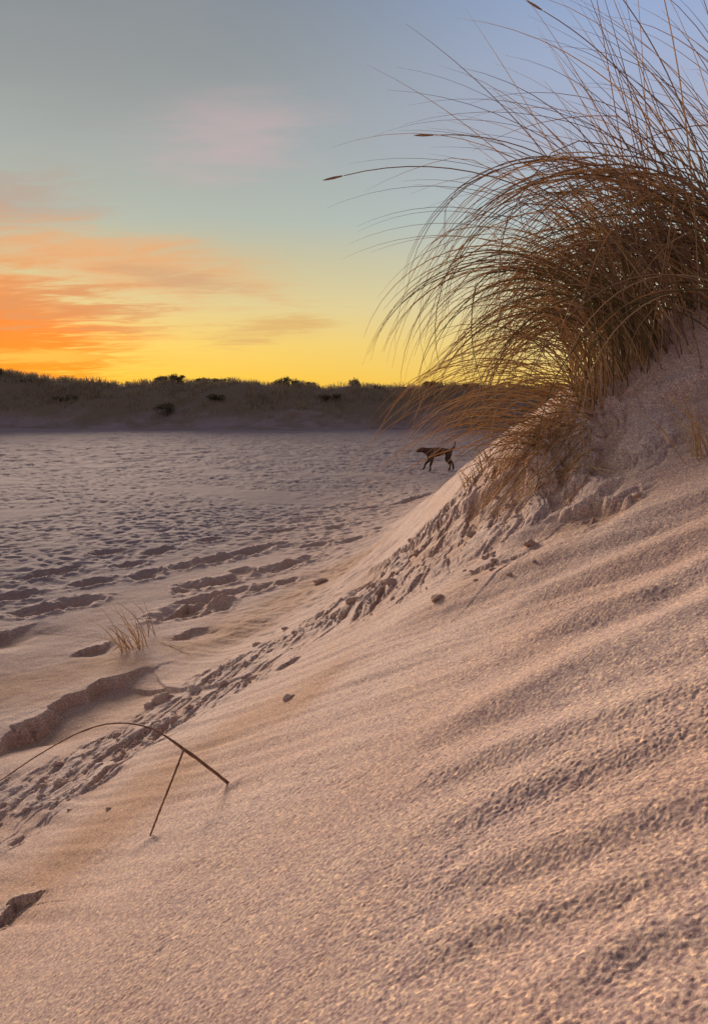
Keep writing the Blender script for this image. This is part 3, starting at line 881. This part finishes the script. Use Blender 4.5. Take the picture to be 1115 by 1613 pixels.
# ------------------------------------------------------------------ sky and light
SUN_AZ, SUN_EL = -22.0, 3.4
def world():
    w = bpy.data.worlds.new('World'); scene.world = w; w.use_nodes = True
    nt = w.node_tree; nt.nodes.clear()
    out = node(nt, 'ShaderNodeOutputWorld'); bg = node(nt, 'ShaderNodeBackground')
    nt.links.new(bg.outputs[0], out.inputs[0])
    sky = node(nt, 'ShaderNodeTexSky'); sky.sky_type = 'NISHITA'; sky.sun_disc = False
    sky.sun_elevation = R(SUN_EL); sky.sun_rotation = R(SUN_AZ)
    tc = node(nt, 'ShaderNodeTexCoord')
    sx = node(nt, 'ShaderNodeSeparateXYZ'); nt.links.new(tc.outputs['Generated'], sx.inputs[0])
    x, y, z = sx.outputs
    hx = math_n(nt, 'SQRT', math_n(nt, 'ADD', math_n(nt, 'MULTIPLY', x, x), math_n(nt, 'MULTIPLY', y, y)))
    hx = math_n(nt, 'MAXIMUM', hx, .001)
    ca = math_n(nt, 'DIVIDE', math_n(nt, 'ADD', math_n(nt, 'MULTIPLY', x, math.sin(R(-27))), math_n(nt, 'MULTIPLY', y, math.cos(R(-27)))), hx)
    A = ramp_n(nt, z, [(0, lin((252, 190, 56))), (.025, lin((252, 202, 72))), (.07, lin((248, 210, 108))), (.12, lin((228, 208, 148))), (.17, lin((206, 196, 156))),
                       (.22, lin((180, 188, 176))), (.30, lin((166, 173, 170))), (.38, lin((148, 154, 154))), (.47, lin((128, 136, 146))), (.6, lin((84, 98, 116))), (.75, lin((108, 110, 128))), (1, lin((108, 110, 128)))])
    B = ramp_n(nt, z, [(0, lin((245, 200, 102))), (.025, lin((243, 207, 116))), (.07, lin((237, 213, 146))), (.12, lin((222, 214, 176))), (.17, lin((204, 208, 190))),
                       (.22, lin((184, 199, 204))), (.30, lin((174, 181, 203))), (.38, lin((164, 179, 211))), (.47, lin((140, 167, 212))), (.6, lin((92, 112, 146))), (.75, lin((108, 112, 130))), (1, lin((108, 110, 128)))])
    C = ramp_n(nt, z, [(0, lin((186, 152, 144))), (.1, lin((208, 172, 168))), (.25, lin((196, 170, 174))), (.5, lin((158, 146, 160))), (1, lin((108, 110, 128)))])
    base_ = mix_n(nt, maprange(nt, ca, .68, 1.0), B, A)
    base_ = mix_n(nt, maprange(nt, ca, -.5, .7), C, base_)
    # streaky clouds on a sheet overhead, gathered in a few banks
    den = math_n(nt, 'ADD', z, .10)
    cmb = node(nt, 'ShaderNodeCombineXYZ')
    nt.links.new(math_n(nt, 'DIVIDE', x, den), cmb.inputs[0]); nt.links.new(math_n(nt, 'DIVIDE', y, den), cmb.inputs[1])
    def cloud_noise(scale, sc, rot, loc, det, dist):
        mp = node(nt, 'ShaderNodeMapping'); mp.inputs['Rotation'].default_value = (0, 0, R(rot)); mp.inputs['Scale'].default_value = sc; mp.inputs['Location'].default_value = loc
        nt.links.new(cmb.outputs[0], mp.inputs[0])
        n = node(nt, 'ShaderNodeTexNoise'); n.inputs['Scale'].default_value = scale; n.inputs['Detail'].default_value = det; n.inputs['Roughness'].default_value = .6; n.inputs['Distortion'].default_value = dist
        nt.links.new(mp.outputs[0], n.inputs['Vector'])
        return n.outputs['Fac']
    na = cloud_noise(1.5, (.8, 1.2, 1), 10, (1.3, .4, 0), 7, .8)
    nb = cloud_noise(5.0, (.5, 1.3, 1), 12, (4.3, 2.4, 0), 6, 1.0)
    cf = math_n(nt, 'ADD', math_n(nt, 'MULTIPLY', na, .52), math_n(nt, 'MULTIPLY', nb, .48))
    azd = math_n(nt, 'MULTIPLY', math_n(nt, 'ARCTAN2', x, y), 180 / PI)
    eld = math_n(nt, 'MULTIPLY', math_n(nt, 'ARCSINE', z), 180 / PI)
    def bank(az, el, wa, we, tilt=0.0):
        da = math_n(nt, 'SUBTRACT', azd, az)
        de = math_n(nt, 'SUBTRACT', math_n(nt, 'SUBTRACT', eld, el), math_n(nt, 'MULTIPLY', da, tilt))
        q = math_n(nt, 'ADD', math_n(nt, 'POWER', math_n(nt, 'DIVIDE', math_n(nt, 'ABSOLUTE', da), wa), 2.0), math_n(nt, 'POWER', math_n(nt, 'DIVIDE', math_n(nt, 'ABSOLUTE', de), we), 2.0))
        return math_n(nt, 'EXPONENT', math_n(nt, 'MULTIPLY', q, -1.0))
    col = base_
    def lay(col, mask, lo, hi, amt, c):
        cov = maprange(nt, math_n(nt, 'ADD', cf, math_n(nt, 'MULTIPLY', mask, .30)), lo, hi)
        return mix_n(nt, math_n(nt, 'MULTIPLY', math_n(nt, 'MULTIPLY', cov, amt), maprange(nt, mask, .0, .6), clamp=True), col, c)
    col = lay(col, bank(-9.0, 18.0, 7.5, 3.2, .06), .52, .92, .75, lin((202, 178, 180)))
    col = lay(col, bank(-20, 23, 16, 5), .50, .95, .6, lin((150, 154, 158)))
    col = lay(col, bank(-24, 13.0, 8, 2.2, .05), .50, .85, .8, lin((186, 160, 146)))
    col = lay(col, bank(-17, 9.4, 11, 3.3, -.10), .50, .90, .92, lin((234, 172, 120)))
    col = lay(col, bank(-13, 8.6, 6, 1.0, -.12), .60, .85, .7, lin((206, 166, 128)))
    col = lay(col, bank(-6.0, 5.2, 5.5, 1.3, .16), .58, .85, .75, lin((222, 176, 112)))
    col = lay(col, bank(-26.5, 4.6, 10, 4.8, -.05), .50, .74, .97, ramp_n(nt, z, [(0, lin((255, 156, 16))), (.05, lin((254, 132, 22))), (.10, lin((246, 128, 48))), (.16, lin((234, 150, 92)))]))
    col = lay(col, bank(-21, 6.6, 10, 2.8), .66, .82, .6, lin((208, 148, 104)))
    col = lay(col, bank(-23, 3.0, 6, .6, .03), .60, .78, .7, lin((255, 196, 84)))
    nish = mix_n(nt, 1.0, sky.outputs[0], (.07, .07, .07, 1), 'MULTIPLY')
    col = mix_n(nt, .06, col, nish)
    nt.links.new(col, bg.inputs['Color'])
    bg.inputs['Strength'].default_value = .530
world()

sl = bpy.data.lights.new('sun', 'SUN'); sl.energy = 5.0; sl.angle = R(20); sl.color = (1.0, .75, .58)
so = bpy.data.objects.new('sun', sl); COL.objects.link(so)
d = Vector((math.sin(R(SUN_AZ)) * math.cos(R(SUN_EL)), math.cos(R(SUN_AZ)) * math.cos(R(SUN_EL)), math.sin(R(SUN_EL))))
so.rotation_euler = d.to_track_quat('Z', 'Y').to_euler()
so.location = d * 50

cd = bpy.data.cameras.new('camera'); co_ = bpy.data.objects.new('camera', cd); COL.objects.link(co_)
co_.location = CAM; co_.rotation_euler = (R(90) - PITCH, 0, 0)
cd.sensor_fit = 'VERTICAL'; cd.sensor_height = 36; cd.lens = 36 * FPX / 1613; cd.clip_end = 4000; cd.clip_start = .02
scene.camera = co_
vs = scene.view_settings
vs.view_transform = 'Standard'; vs.look = 'None'; vs.exposure = .92; vs.gamma = 1
scene.cycles.max_bounces = 6; scene.cycles.use_denoising = True
